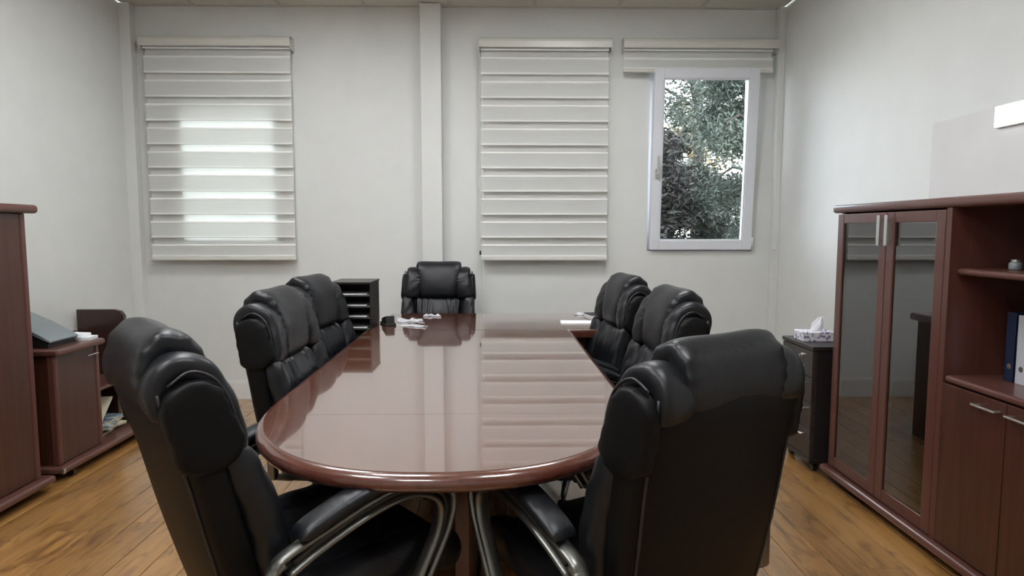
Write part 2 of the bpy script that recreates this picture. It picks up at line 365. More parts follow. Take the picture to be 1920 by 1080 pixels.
# ------------------------------------------------------------ blinds
def blind(label, x0, x1, zb, first_gap, cord_side, fx0, fx1, zc0=2.53, zc1=2.603):
    t = thing('roller_blind', label, 'blind', ((x0+x1)/2, YB, zc1), group='striped roller blinds on the back wall')
    cx, zz = (x0+x1)/2, zc1
    # cassette: rounded front profile extruded in x
    prof = [(0, 0), (-.075, 0), (-.098, -.012), (-.106, -.03), (-.106, -(zc1-zc0)), (-.098, -(zc1-zc0)), (-.098, -.035), (-.07, -.012), (0, -.012)]
    bm = bmesh.new(); A = [bm.verts.new((x0-cx, y, z)) for y, z in prof]; B = [bm.verts.new((x1-cx, y, z)) for y, z in prof]
    n = len(prof)
    for i in range(n): bm.faces.new((A[i], A[(i+1) % n], B[(i+1) % n], B[i]))
    bm.faces.new(A); bm.faces.new(B[::-1]); obj('cassette', bm, M['cass'], t)
    for sx in (x0-cx, x1-cx-.006):
        bm = bmesh.new(); box(bm, sx, sx+.006, -.10, 0, -(zc1-zc0)-.018, -.008, .002); obj('end_cap', bm, M['cass'], t)
    for fx in (-.27, .3):
        bm = bmesh.new(); box(bm, fx*(x1-x0)-.013, fx*(x1-x0)+.013, -.06, 0, 0, .004, .001); obj('bracket', bm, M['silver'], t)
    bm = bmesh.new(); cyl(bm, (fx0-cx, -.05, -.045), (fx1-cx, -.05, -.045), .028, 16); obj('roller', bm, M['blind'], t, smooth=True)
    bx('rear_cloth', (fx0-cx+.002, fx1-cx-.002, -.052, -.0512, zb-zz+.01, -.03), M['sheer'], t, bev=0)
    z = zc0-.012
    g = first_gap; p = .1648; gap = .046; tops = [zc1-.03]; edges = []
    zt = zc1-.03
    while True:
        zl = g+gap/2
        if zl < zb+.02:
            edges.append((zt, zb+.012)); break
        if zl < zt-.01: edges.append((zt, zl))
        zt = g-gap/2; g -= p
        if zt < zb+.02: break
    for (a, b_) in edges:
        h = a-b_; bm = bmesh.new()
        pr = [(-.074, 0), (-.0795, -.004), (-.080, -.009), (-.0765, -.013), (-.0745, -.02), (-.0745, -h+.02), (-.077, -h+.012), (-.081, -h+.007), (-.0795, -h+.002), (-.075, -h)]
        if h < .05: pr = [(-.074, 0), (-.078, -.006), (-.078, -h+.006), (-.075, -h)]
        ns = 24; R = []
        for i in range(ns+1):
            xx = fx0+(fx1-fx0)*i/ns-cx
            wv = .0012*math.sin(i*.7+a*9)
            R.append([bm.verts.new((xx, y+wv, a-zz+zv)) for y, zv in pr])
        for i in range(ns):
            for k in range(len(pr)-1): bm.faces.new((R[i][k], R[i][k+1], R[i+1][k+1], R[i+1][k]))
        ob = obj('fabric_band', bm, M['blind'], t, smooth=True)
        ob.data.materials.append(M['hem'])
        if h >= .05:
            for f_ in ob.data.polygons:
                zc = f_.center.z-(a-zz)
                if zc > -.012 or zc < -h+.012: f_.material_index = 1
    bm = bmesh.new(); box(bm, fx0-cx-.004, fx1-cx+.004, -.088, -.062, zb-zz-.012, zb-zz+.012, .005, 3); obj('bottom_bar', bm, M['cass'], t)
    if cord_side:
        xx = (x0-cx+.004) if cord_side < 0 else (x1-cx-.004); bm = bmesh.new()
        tube(bm, [(xx, -.06, -.05), (xx, -.062, -1.6-.0), (xx+.012, -.07, -1.93+.0), (xx+.022, -.074, -1.6), (xx+.018, -.075, -.05)], .0026, 5, n=40)
        obj('pull_chain', bm, M['trimw'], t, smooth=True)
        bm = bmesh.new(); tube(bm, [(xx, -.062, -1.50), (xx, -.062, -1.53)], .006, 8); obj('cord_weight', bm, M['blackp'], t)
    return t
blind('wide cream striped blind in the left corner, lowered over a daylit window', -2.515, -1.468, 1.048, 2.492, 0, -2.498, -1.478)
blind('narrow cream striped blind fully lowered on the wall between pilaster and open window', -.152, .786, 1.045, 2.490, -1, -.140, .768)
blind('short cream striped blind rolled up above the open window', .868, 1.968, 2.378, 2.492, 0, .872, 1.935)

# switch by the right corner
t = thing('wall_switch', 'small white switch on the right corner casing below the window', 'switch', (1.992, YB-.06, 1.144))
bx('plate', (-.016, .016, -.012, 0, -.035, .035), M['trimw'], t, bev=.003); bx('rocker', (-.009, .009, -.016, -.012, -.018, .018), M['pvc'], t, bev=.001)

# ------------------------------------------------------------ conference table
TX, HW, Y0T = -.145, .515, 1.312
def outline(grow=0., y1=3.275, n=48, expo=2.35):
    pts = []; yc = 1.98; d = yc-Y0T+grow; hw = HW+grow
    for i in range(n+1):
        th = PI*i/n; cx = -spow(math.cos(th), 2/expo); sy = spow(math.sin(th), 2/expo)
        pts.append((TX+hw*cx, yc-d*sy))
    return [(TX-hw-.018, y1)]+pts+[(TX+hw-.022, y1)]
def slab_from(pts_in, pts_out, z1, T, name, m, parent, m2=None):
    """rounded-edge slab: inner outline flat top, bullnose to outer outline"""
    bm = bmesh.new(); n = len(pts_in); R = []
    for k in range(9):
        a = PI*k/8; u = math.sin(a); z = z1-T/2+T/2*math.cos(a)
        R.append([bm.verts.new((pi[0]+(po[0]-pi[0])*u, pi[1]+(po[1]-pi[1])*u, z)) for pi, po in zip(pts_in, pts_out)])
    for k in range(8):
        for i in range(n):
            j = (i+1) % n; bm.faces.new((R[k][i], R[k][j], R[k+1][j], R[k+1][i]))
    top = bm.faces.new(R[0]); bot = bm.faces.new(R[-1][::-1])
    o = obj(name, bm, m, parent, smooth=True)
    for p in o.data.polygons:
        if p.loop_total > 8: p.use_smooth = False
    return o
table = thing('conference_table', 'long reddish-brown polished meeting table with a rounded near end', 'table', (0, 0, 0))
T = .042
# edge band as ring, top panels inlaid
po = outline(.012); pi = outline(-.012)
po[0] = (po[0][0], 3.275); po[-1] = (po[-1][0], 3.275)
edge = slab_from(pi, po, .75, T, 'edge_band', M['tedge'], table)
def cut_panel(y0, y1, name, curved):
    p = outline(-.013)
    if curved:
        q = [a for a in p[1:-1] if a[1] < y1-.001]
        xa = min(a[0] for a in q); 
        q = [(q[0][0], y1)]+q+[(q[-1][0], y1)]
    else:
        q = [(p[0][0], y1)]+[(a[0], a[1]) for a in p[1:4] if a[1] > y0+.002]+[(outl_x(p, y0, 0), y0), (outl_x(p, y0, 1), y0)]+[a for a in p[-5:-1] if a[1] > y0+.002]+[(p[-1][0], y1)]
    bm = bmesh.new(); A = [bm.verts.new((x_, y_, .7508)) for x_, y_ in q]; B = [bm.verts.new((x_, y_, .748)) for x_, y_ in q]
    n = len(q); bm.faces.new(A); bm.faces.new(B[::-1])
    for i in range(n): bm.faces.new((A[i], A[(i+1) % n], B[(i+1) % n], B[i]))
    return obj(name, bm, M['table'], table)
def outl_x(p, y, side):
    L_ = p[:len(p)//2] if side == 0 else p[len(p)//2:][::-1]
    for a, b_ in zip(L_, L_[1:]):
        if (a[1]-y)*(b_[1]-y) <= 0 and a[1] != b_[1]: return a[0]+(b_[0]-a[0])*(y-a[1])/(b_[1]-a[1])
    return L_[-1][0]
YS = 1.757
def panel(y0, y1, name):
    p = outline(-.013, n=96)
    Lh = [a for a in p[:len(p)//2+1]]; Rh = p[len(p)//2:][::-1]
    def half(h, side): 
        q = [(outl_x(p, y1, side), y1)] if y1 < 3.27 else [(h[0][0], y1)]
        q += [a for a in h[1:] if y0+.0005 < a[1] < y1-.0005]
        if y0 > Y0T: q += [(outl_x(p, y0, side), y0)]
        return q
    l, r_ = half(Lh, 0), half(Rh, 1)
    q = l+r_[::-1]; out = []
    for a in q:
        if not out or (Vector(a)-Vector(out[-1])).length > 1e-4: out.append(a)
    bm = bmesh.new(); A = [bm.verts.new((x_, y_, .7506)) for x_, y_ in out]; B = [bm.verts.new((x_, y_, .7485)) for x_, y_ in out]
    n = len(out); bm.faces.new(A); bm.faces.new(B[::-1])
    for i in range(n): bm.faces.new((A[i], A[(i+1) % n], B[(i+1) % n], B[i]))
    return obj(name, bm, M['table'], table)
panel(0, YS-.0006, 'top_panel'); panel(YS+.0006, 3.275, 'top_panel')
bx('spine_panel', (-.125, -.087, 1.72, 3.25, .03, .708), M['edgez'], table)
bx('cross_panel', (-.40, .12, 3.21, 3.245, .03, .708), M['woodz'], table)
bx('foot_rail', (-.14, -.072, 1.70, 3.20, 0, .03), M['blackp'], table, bev=.004)

# crosswise desk
desk = thing('desk', 'reddish-brown desk set crosswise at the far end of the meeting table', 'desk', (0, 0, 0))
DX0, DX1, DY0, DY1 = -.664, .80, 3.279, 3.95
def rrect(x0, x1, y0, y1, r, g=0, n=6):
    x0 -= g; x1 += g; y0 -= g; y1 += g; out = []
    for cx, cy, a0 in ((x0+r, y1-r, 90), (x0+r, y0+r, 180), (x1-r, y0+r, 270), (x1-r, y1-r, 0)):
        for i in range(n+1):
            a = math.radians(a0+90*i/n); out.append((cx+r*math.cos(a), cy+r*math.sin(a)))
    return out
slab_from(rrect(DX0+.01, DX1-.01, DY0+.003, DY1-.01, .02), rrect(DX0, DX1, DY0, DY1, .02), .75, T, 'edge_band', M['tedge'], desk)
bm = bmesh.new(); box(bm, DX0+.012, DX1-.012, DY0+.004, DY1-.012, .7485, .7506); obj('top_panel', bm, M['table'], desk)
bx('side_panel', (DX0+.03, DX0+.06, DY0+.03, DY1-.05, 0, .708), M['woodz'], desk)
bx('side_panel', (DX1-.06, DX1-.03, DY0+.03, DY1-.05, 0, .708), M['woodz'], desk)
bx('modesty_panel', (DX0+.06, DX1-.06, DY0+.06, DY0+.08, .2, .708), M['woodz'], desk)

# ------------------------------------------------------------ executive chair
def build_chair():
    r = thing('office_chair', 'x', 'chair')
    # body of the back (rear shell leather), slightly waisted
    def ln(P): return [(y+.15*max(0, z-.55), z) for y, z in P]
    spine = [(-.205, .43), (-.225, .52), (-.262, .64), (-.306, .78), (-.343, .88), (-.362, .945)]
    spine = ln(spine)
    def hw(s): return .218+.022*math.sin(min(1, s*1.15)*PI*.62)+.002*s
    obj('back_shell', sweep(spine, hw, lambda s: .044-.006*s, n=5, conc=.38, rings=30, seg=56, cap=.06), M['leather2'], r, smooth=True)
    # piping along the back edges
    for sx in (-1, 1):
        bm = bmesh.new()
        P = cr_spline([(0, y, z) for y, z in spine], 16)
        pts = []
        for i, p in enumerate(P):
            s = i/16; T_ = (P[min(i+1, 16)]-P[max(i-1, 0)]).normalized(); Nn = Vector((0, T_.z, -T_.y)); a = hw(s)
            pts.append(p+Vector((sx*.885*a, 0, 0))+Nn*(-.875*(.044-.006*s)+.38*(.885*a)**2))
        tube(bm, pts, .0035, 6); obj('piping', bm, M['pipe'], r, smooth=True)
    rnd = random.Random(3)
    ph = [rnd.uniform(0, 6) for _ in range(8)]
    # central head pillow rolling over the top and down the back
    roll = [(-.262, .795), (-.274, .86), (-.294, .93), (-.314, .984), (-.341, 1.008), (-.364, .994), (-.369, .955), (-.352, .900)]
    roll = ln(roll)
    def dz(s, cx, sn):
        g = math.exp(-((abs(cx)-.95)/.12)**2)
        return .0022*g*math.sin(s*95+ph[0])+.0012*math.sin(cx*5+ph[1])*math.sin(s*14)
    obj('head_pillow', sweep(roll, lambda s: .122+.028*min(1, s*1.7), lambda s: .042-.014*s+.010*math.sin(min(1, s*1.6)*PI), n=3.6, conc=.38, rings=60, seg=56, cap=.09, capb=.05, disp=dz), M['leather'], r, smooth=True)
    wing = [(-.262, .795), (-.270, .86), (-.288, .915), (-.308, .948), (-.336, .962), (-.354, .950), (-.358, .928), (-.346, .895)]
    wing = ln(wing)
    for sx in (-1, 1):
        def dw(s, cx, sn, sx=sx):
            g = math.exp(-((s-.5)/.22)**2)*max(0, -cx*sx)
            return .0045*g*math.sin(s*88+cx*3+ph[2])+.0012*math.sin(s*30+cx*4)
        o = obj('head_wing', sweep(wing, lambda s: .056, lambda s: .040-.018*s+.005*math.sin(s*PI), n=3.0, xo=lambda s, sx=sx: sx*(.180-.024*min(1, s*2)), conc=.38, rings=60, seg=40, cap=.10, capb=.06, disp=dw), M['leather'], r, smooth=True)
        # outer side gusset of the head wing: thick padded block
        gus = ln([(-.284, .785), (-.305, .85), (-.328, .91), (-.342, .955)])
        obj('side_gusset', sweep(gus, lambda s: .027, lambda s: .066-.012*s, n=3.4, xo=lambda s, sx=sx: sx*(.2255-.010*s), rings=24, seg=28, cap=.25, capb=.25, conc=.2,
            disp=lambda s, cx, sn: .0022*math.sin(s*23+cx*4)*math.sin(s*9)), M['leather2'], r, smooth=True)  # shade on the gusset side put into the darker leather colour
        bm = bmesh.new()
        gp = [(-.232, .81), (-.240, .86), (-.258, .915), (-.285, .955), (-.325, .974), (-.362, .955)]
        tube(bm, [(sx*(.236-.016*k/5), y, z) for k, (y, z) in enumerate(ln(gp))], .0032, 6, n=24); obj('piping', bm, M['pipe'], r, smooth=True)
    # lumbar cushion with gathered pleats
    lum = [(-.165, .50), (-.178, .57), (-.203, .66), (-.237, .745), (-.266, .80)]
    lum = ln(lum)
    def dl(s, cx, sn):
        if sn < 0: return 0
        top = max(0, (s-.25)/.75)
        return (.0042*top*math.sin(cx*21+1.5*math.sin(s*6+cx*3))+.0022*top*math.sin(cx*47+ph[3]+s*5)) + .002*math.sin(s*12+cx*2)
    obj('lumbar_cushion', sweep(lum, lambda s: .145-.015*s+.025*s*s, lambda s: .034+.012*math.sin(s*PI), n=3.2, conc=.35, rings=50, seg=120, cap=.12, disp=dl), M['leather'], r, smooth=True)
    for sx in (-1, 1):
        lw = [(-.168, .48), (-.180, .57), (-.205, .66), (-.24, .745), (-.272, .808)]
        lw = ln(lw)
        obj('lumbar_wing', sweep(lw, lambda s: .060-.028*s*s, lambda s: .040, n=2.6, xo=lambda s, sx=sx: sx*(.186+.018*s), conc=.5, rings=40, seg=36, cap=.1, capb=.16,
            disp=lambda s, cx, sn: .0018*math.sin(s*26+cx*5)), M['leather'], r, smooth=True)
    # seat
    seat = [(-.19, .455), (-.08, .450), (.06, .455), (.18, .462), (.245, .445), (.265, .405)]
    def ds(s, cx, sn):
        return 0 if sn < 0 else .0035*math.sin(cx*17+math.sin(s*9)*2)*math.exp(-((s-.25)/.3)**2)+.0025*math.sin(s*22+cx*3)*(1-abs(cx))
    P = seat
    obj('seat', sweep([(y, z) for y, z in P][::-1], lambda s: .235, lambda s: .05, n=4, rings=44, seg=64, cap=.1, capb=.06,
        disp=lambda s, cx, sn: ds(1-s, cx, -sn)), M['leather'], r, smooth=True)
    for sx in (-1, 1):
        obj('seat_bolster', sweep([(y, z+.012) for y, z in seat][::-1], lambda s: .045, lambda s: .055, n=2.4, xo=lambda s, sx=sx: sx*.205, rings=30, seg=28, cap=.1, disp=lambda s, cx, sn: .0015*math.sin(s*28)), M['leather'], r, smooth=True)
    bm = bmesh.new(); box(bm, -.17, .17, -.17, .19, .375, .41, .01); obj('seat_pan', bm, M['blackp'], r)
    # arms
    for sx in (-1, 1):
        bm = bmesh.new(); X = sx*.287
        outer = [(X, -0.193, .575), (X, -0.175, .600), (X, -0.082, .632), (X, 0.025, .665), (X, 0.115, .678), (X, 0.177, .668), (X, 0.226, .625), (X, 0.217, .56), (X, 0.173, .48), (X, 0.128, .405)]
        inner = [(X, -0.166, .565), (X, -0.082, .603), (X, 0.025, .638), (X, 0.106, .650), (X, 0.155, .640), (X, 0.190, .610), (X, 0.186, .555), (X, 0.146, .48), (X, 0.106, .41)]
        tube(bm, outer, 0, 10, n=60, flat=(.019, .0085)); tube(bm, inner, 0, 10, n=56, flat=(.019, .0085))
        tube(bm, [(X, -0.172, .592), (X, -0.194, .578), (X, -0.196, .555), (X, -0.175, .54), (X, -0.164, .562)], 0, 10, n=16, flat=(.020, .010))
        box(bm, X-.017, X+.017, -.198, -.170, .43, .565, .006)
        tube(bm, [(X, 0.115, .408), (sx*.22, 0.106, .392), (sx*.12, 0.088, .388)], .012, 8)
        tube(bm, [(X, -0.185, .44), (sx*.22, -0.153, .41), (sx*.12, -0.064, .388)], .012, 8)
        o = obj('arm_frame', bm, M['silver'], r, smooth=True)
        bm = bmesh.new(); tube(bm, [((a[0]+0), a[1]*1, a[2]) for a in [(X, -0.153, .585), (X, -0.082, .6175), (X, 0.025, .6515), (X, 0.110, .664), (X, 0.165, .654), (X, 0.208, .6175), (X, 0.202, .5575), (X, 0.159, .48)]], 0, 8, n=40, flat=(.011, .010))
        obj('groove_strip', bm, M['blackp'], o, smooth=True)
        pad = [(-.145, .634), (-.095, .654), (-.025, .678), (.045, .694), (.10, .698), (.15, .688)]
        obj('arm_pad', sweep(pad, lambda s: .033, lambda s: .017, n=2.5, xo=lambda s, sx=sx: sx*.287, rings=26, seg=24, cap=.14, capb=.2), M['leather'], r, smooth=True)
    # mechanism, gas lift, base
    bm = bmesh.new(); box(bm, -.09, .09, -.12, .12, .335, .378, .008); obj('tilt_mechanism', bm, M['blackp'], r)
    bm = bmesh.new(); tube(bm, [(.09, .02, .355), (.22, .03, .352), (.26, .03, .345)], .006, 8); obj('tilt_lever', bm, M['blackp'], r, smooth=True)
    bm = bmesh.new(); lathe(bm, [(.032, .10), (.032, .22), (.024, .225), (.024, .34)], 20); obj('gas_lift', bm, M['blackp'], r, smooth=True)
    bm = bmesh.new(); lathe(bm, [(.035, .075), (.048, .08), (.048, .125), (.036, .135)], 20); obj('hub', bm, M['silver'], r, smooth=True)
    for k in range(5):
        a = 2*PI*k/5+.3; bm = bmesh.new()
        pts = [Vector((math.cos(a)*d, math.sin(a)*d, z)) for d, z in ((.035, .105), (.12, .102), (.22, .085), (.285, .072))]
        tube(bm, pts, lambda s: .022-.009*s, 8); l = obj('base_leg', bm, M['silver'], r, smooth=True)
        bm = bmesh.new(); c = Vector((math.cos(a)*.285, math.sin(a)*.285, .026)); d = Vector((-math.sin(a), math.cos(a), 0))
        cyl(bm, c-d*.024, c-d*.006, .026, 14); cyl(bm, c+d*.006, c+d*.024, .026, 14); cyl(bm, c, c+Vector((0, 0, .05)), .007, 8)
        box(bm, c.x-.012, c.x+.012, c.y-.012, c.y+.012, .030, .056, .004)
        obj('caster', bm, M['blackp'], l, smooth=False)
    return r
chair = build_chair()
CH = [(-.475, 1.555, 50, 0.03, 'black leather armchair at the near left corner of the table, silver arm loop showing'),
      (-.560, 2.40, 92, 0, 'black leather armchair in the middle of the left side of the table'),
      (-.625, 3.035, 99, 0, 'black leather armchair on the left side of the table next to the tray tower'),
      (-.418, 4.17, 180, 0, 'black leather armchair at the head of the table facing the camera'),
      (.335, 3.10, -97, 0, 'farthest black leather armchair on the right side of the table, beside the loose papers'),
      (.375, 2.40, -94, 0, 'middle black leather armchair on the right side of the table'),
      (.297, 1.54, -32, 0, 'large black leather armchair in the right foreground with its back to the camera')]
for i, (x, y, h, dz_, lab) in enumerate(CH):
    o = chair if i == 0 else copy_tree(chair)
    o.location = (x, y, 0); o.rotation_euler = (0, 0, -math.radians(h)); o.scale = (1, 1, 1+dz_)
    o['label'] = lab; o['group'] = 'black leather chairs around the table'

# the near left chair is tipped further back than the others
BACK = ('back_shell', 'piping', 'head_pillow', 'head_wing', 'side_gusset', 'lumbar_cushion', 'lumbar_wing')
piv = Matrix.Translation((0, -.17, .45)) @ Matrix.Rotation(math.radians(5), 4, 'X') @ Matrix.Translation((0, .17, -.45))
for ch in chair.children:
    if ch.name.split('.')[0] in BACK: ch.matrix_local = piv @ ch.matrix_local

# ------------------------------------------------------------ cabinet helpers
def bull(name, x0, x1, y0, y1, z0, z1, m, parent):
    bm = bmesh.new(); box(bm, x0, x1, y0, y1, z0, z1, bev=(z1-z0)*.42, seg=4); return obj(name, bm, m, parent, smooth=False)
def bow_handle(parent, c, L, axis, out, m=None, r=.005, deep=.026):
    """flat pull handle; axis unit dir along the handle, out unit dir away from the door"""
    c, axis, out = Vector(c), Vector(axis), Vector(out); bm = bmesh.new()
    tube(bm, [c-axis*L/2, c-axis*L/2*.92+out*deep*.8, c+out*deep, c+axis*L/2*.92+out*deep*.8, c+axis*L/2], r, 8, n=20)
    return obj('handle', bm, m or M['chrome'], parent, smooth=True)

# right bookcase (low doors, open bay, glass doors)
rc = thing('bookcase', 'reddish-brown wall bookcase with smoked glass doors and open shelves on the right', 'bookcase', (0, 0, 0))
FX, BX = 1.66, 2.008
Y1, Y2, Y3 = 3.185, 2.405, 1.45
bull('top_board', 1.636, BX, Y3, 3.235, 1.333, 1.372, M['edge'], rc)
bull('base_board', 1.612, BX, Y3, 3.215, .040, .076, M['edge'], rc)
bx('plinth', (1.70, BX, Y3, 3.17, 0, .040), M['void'], rc)
bx('end_panel', (FX+.002, BX, Y1-.028, Y1, .076, 1.333), M['edgez'], rc)
bx('divider', (FX-.016, BX, Y2-.030, Y2-.002, .076, 1.333), M['edgez'], rc)
bx('end_panel', (FX-.016, BX, Y3, Y3+.028, .076, 1.333), M['woodz'], rc)
bx('back_panel', (BX-.006, BX, Y3+.028, Y1-.028, .076, 1.333), M['dwood'], rc)
for z in (.40, .71, 1.02): bx('inner_shelf', (FX+.05, BX-.006, Y2, Y1-.028, z-.018, z), M['dwood'], rc)
def glass_door(y0, y1, hy):
    z0, z1, k = .082, 1.327, .052; t = FX-.018
    bm = bmesh.new()
    box(bm, t, FX, y0, y0+k, z0, z1, .003); box(bm, t, FX, y1-k, y1, z0, z1, .003); box(bm, t+.0005, FX-.0005, y0+k, y1-k, z0, z0+k, .003); box(bm, t+.0005, FX-.0005, y0+k, y1-k, z1-k*.85, z1, .003)
    d = obj('door', bm, M['edgez'], rc)
    bx('glass_pane', (t+.007, t+.011, y0+k-.006, y1-k+.006, z0+k-.006, z1-k*.85+.006), M['dglass'], d, bev=0)
    bm = bmesh.new(); box(bm, t-.024, t-.014, hy-.010, hy+.010, 1.185, 1.315, .002); box(bm, t-.014, t, hy-.006, hy+.006, 1.20, 1.21); box(bm, t-.014, t, hy-.006, hy+.006, 1.29, 1.30)
    obj('handle', bm, M['chrome'], d)
ym = 2.775
glass_door(ym+.0015, Y1-.004, ym+.028); glass_door(Y2, ym-.0015, ym-.028)
# low doors in the open bay
bull('counter_board', FX-.012, BX-.006, Y3+.028, Y2-.030, .690, .716, M['edge'], rc)
for (a, b_, hc) in ((2.062, Y2-.032, 2.135), (1.75, 2.058, 1.985), (1.48, 1.746, 1.67)):
    d = bx('door', (FX-.018, FX, a, b_, .082, .686), M['woodz'], rc, bev=.0015)
    bm = bmesh.new(); box(bm, FX-.046, FX-.036, hc-.055, hc+.055, .650, .658, .003); box(bm, FX-.036, FX-.018, hc-.05, hc-.04, .651, .657); box(bm, FX-.036, FX-.018, hc+.04, hc+.05, .651, .657)
    obj('handle', bm, M['chrome'], d)
bull('shelf', FX+.01, BX-.006, Y3+.028, Y2-.030, 1.088, 1.112, M['edge'], rc)
# binders standing on the counter board
def binder(loc, size, m, label, group=None, tilt=0):
    t = thing('binder', label, 'binder', loc, group=group); dx, dy, h = size
    t.rotation_euler = (tilt, 0, 0)
    bm = bmesh.new(); box(bm, 0, .004, -dy/2, dy/2, 0, h, .001); box(bm, 0, dx, -dy/2, -dy/2+.003, 0, h, .001); box(bm, 0, dx, dy/2-.003, dy/2, 0, h, .001); obj('cover', bm, m, t)
    bm = bmesh.new(); box(bm, .006, dx-.008, -dy/2+.005, dy/2-.005, .004, h-.012); obj('pages', bm, M['paper'], t)
    bm = bmesh.new(); lathe(bm, [(.010, 0), (.010, .001)], 14)
    o = obj('finger_ring', bm, M['chrome'], t, (-.0004, 0, h*.22), (0, PI/2, 0)); return t
binder((1.80, 2.262, .7165), (.19, .045, .245), M['navy'], 'navy binder standing on the open counter, nearest the glass doors', tilt=0)
binder((1.80, 2.208, .7165), (.19, .05, .240), M['palebinder'], 'pale grey binder standing between two navy ones on the counter')
binder((1.80, 2.15, .7165), (.19, .055, .250), M['navy'], 'navy binder at the right edge of the picture, right of the pale one')
for k in range(4):
    binder((1.76, 2.50+.058*k, .4005), (.18, .028, .26), M['palebinder'], 'pale folder standing behind the smoked glass door', 'pale folders behind the glass', tilt=0)
for k in range(3):
    binder((1.78, 2.50+.07*k, 1.0205), (.18, .035, .25), M['palebinder'], 'light binder on the upper shelf behind the glass', 'light binders behind the glass')
t = thing('glass_jar', 'small dark glass jar on the open shelf at the right edge', 'jar', (1.80, 2.262, 1.1125))
bm = bmesh.new(); lathe(bm, [(.018, 0), (.02, .004), (.02, .022), (.014, .028)], 18); obj('jar_body', bm, M['greyp'], t, smooth=True)
bm = bmesh.new(); lathe(bm, [(.015, .028), (.015, .036)], 18); obj('lid', bm, M['chrome'], t)

# glossy board leaning flat on the wall above the bookcase, added glowing patch on it imitates a lamp reflection
t = thing('white_board', 'frameless glossy white board standing on top of the bookcase against the wall', 'board', (2.006, 2.2, 1.3725))
bx('board_sheet', (0, .006, -.75, .865, 0, .372), M['board'], t, bev=.002)
t = thing('added_reflection', 'small glowing panel imitating a lamp reflection above the bookcase at the right edge', 'lamp', (2.005, 2.585, 1.66))  # added glowing box in place of a reflection, not a real fixture
bx('housing', (-.012, 0, -.10, .075, -.002, .088), M['trimw'], t, bev=.006)  # backing of the added reflection patch, not a real lamp housing
bx('diffuser', (-.018, -.0125, -.096, .072, .002, .084), M['reflglow'], t, bev=.0024)  # glowing face of the added reflection patch

# black pedestal drawers
pd = thing('drawer_pedestal', 'black mobile drawer unit on casters beside the glass bookcase', 'drawer unit', (0, 0, 0))
PX, PY0, PY1 = 1.585, 3.262, 3.62
bx('carcass', (PX+.018, PX+.40, PY0, PY1, .075, .640), M['blackc'], pd, bev=.002)
bx('top_board', (PX-.004, PX+.405, PY0-.006, PY1+.004, .6405, .662), M['blackc'], pd, bev=.003)
bx('base_board', (PX-.002, PX+.402, PY0-.003, PY1+.002, .052, .0745), M['blackc'], pd, bev=.003)
zz = [(.079, .232), (.235, .365), (.368, .498), (.501, .636)]
for i, (a, b_) in enumerate(zz):
    d = bx('drawer', (PX, PX+.0175, PY0+.003, PY1-.003, a, b_), M['blackd'], pd, bev=.0015)
    if i < 3:
        bow_handle(d, (PX, PY0+.125, b_-.038), .12, (0, 1, 0), (-1, 0, 0), r=.0065)
    else:
        bm = bmesh.new(); lathe(bm, [(.012, 0), (.012, .004), (.006, .006), (.006, .016)], 14); obj('lock', bm, M['chrome'], d, (PX, PY0+.115, .60), (0, -PI/2, 0))
        bow_handle(d, (PX, PY0+.12, b_-.085), .08, (0, 1, 0), (-1, 0, 0), r=.004)
for (a, b_) in ((PX+.05, PY0+.05), (PX+.35, PY0+.05), (PX+.05, PY1-.05), (PX+.35, PY1-.05)):
    bm = bmesh.new(); cyl(bm, (a-.012, b_, .022), (a+.012, b_, .022), .022, 14); box(bm, a-.016, a+.016, b_-.014, b_+.014, .03, .0515, .002); obj('caster', bm, M['blackp'], pd)
tb = thing('tissue_box', 'floral purple and white tissue box on the black drawer unit', 'tissue box', (1.655, 3.46, .6625))
bx('carton', (-.055, .12, -.05, .065, 0, .05), M['floral'], tb, bev=.003)
bm = bmesh.new(); tp = []
for k in range(14):
    a = 2*PI*k/14; tp.append(bm.verts.new((.04+.032*math.cos(a), .01+.02*math.sin(a), .0505)))
mid = [bm.verts.new((.05+.030*math.cos(2*PI*k/14)*(1+.3*math.sin(k*2.2)), .01+.018*math.sin(2*PI*k/14)*(1+.3*math.cos(k*1.7)), .085+.008*math.sin(k*2))) for k in range(14)]
tip = [bm.verts.new((.066+.012*math.cos(2*PI*k/14), .01+.005*math.sin(2*PI*k/14), .118+.010*math.sin(k*1.9))) for k in range(14)]
for A, B in ((tp, mid), (mid, tip)):
    for k in range(14): bm.faces.new((A[k], A[(k+1) % 14], B[(k+1) % 14], B[k]))
bm.faces.new(tip); obj('tissue', bm, M['paper'], tb)

# ------------------------------------------------------------ left side
lc = thing('tall_cabinet', 'tall reddish-brown closed cabinet at the left edge of the picture', 'cabinet', (0, 0, 0))
LX, LB = -2.185, -2.638
bull('top_board', LB, -2.150, 1.9, 3.115, 1.328, 1.368, M['edge'], lc)
bull('base_board', LB, -2.138, 1.9, 3.105, .045, .080, M['edge'], lc)
bx('plinth', (LB, -2.22, 1.9, 3.05, 0, .045), M['void'], lc)
bx('carcass', (LB, LX-.018, 1.92, 3.06, .080, 1.328), M['woodz'], lc)
bx('corner_post', (LX-.018, LX+.004, 3.03, 3.062, .080, 1.328), M['edgez'], lc, bev=.006)
for a, b_ in ((2.49, 3.027), (1.93, 2.487)):
    d = bx('door', (LX-.0178, LX, a, b_, .085, 1.324), M['woodz'], lc)
    bow_handle(d, (LX, 2.53 if a > 2.4 else 2.45, .9), .12, (0, 0, 1), (1, 0, 0))

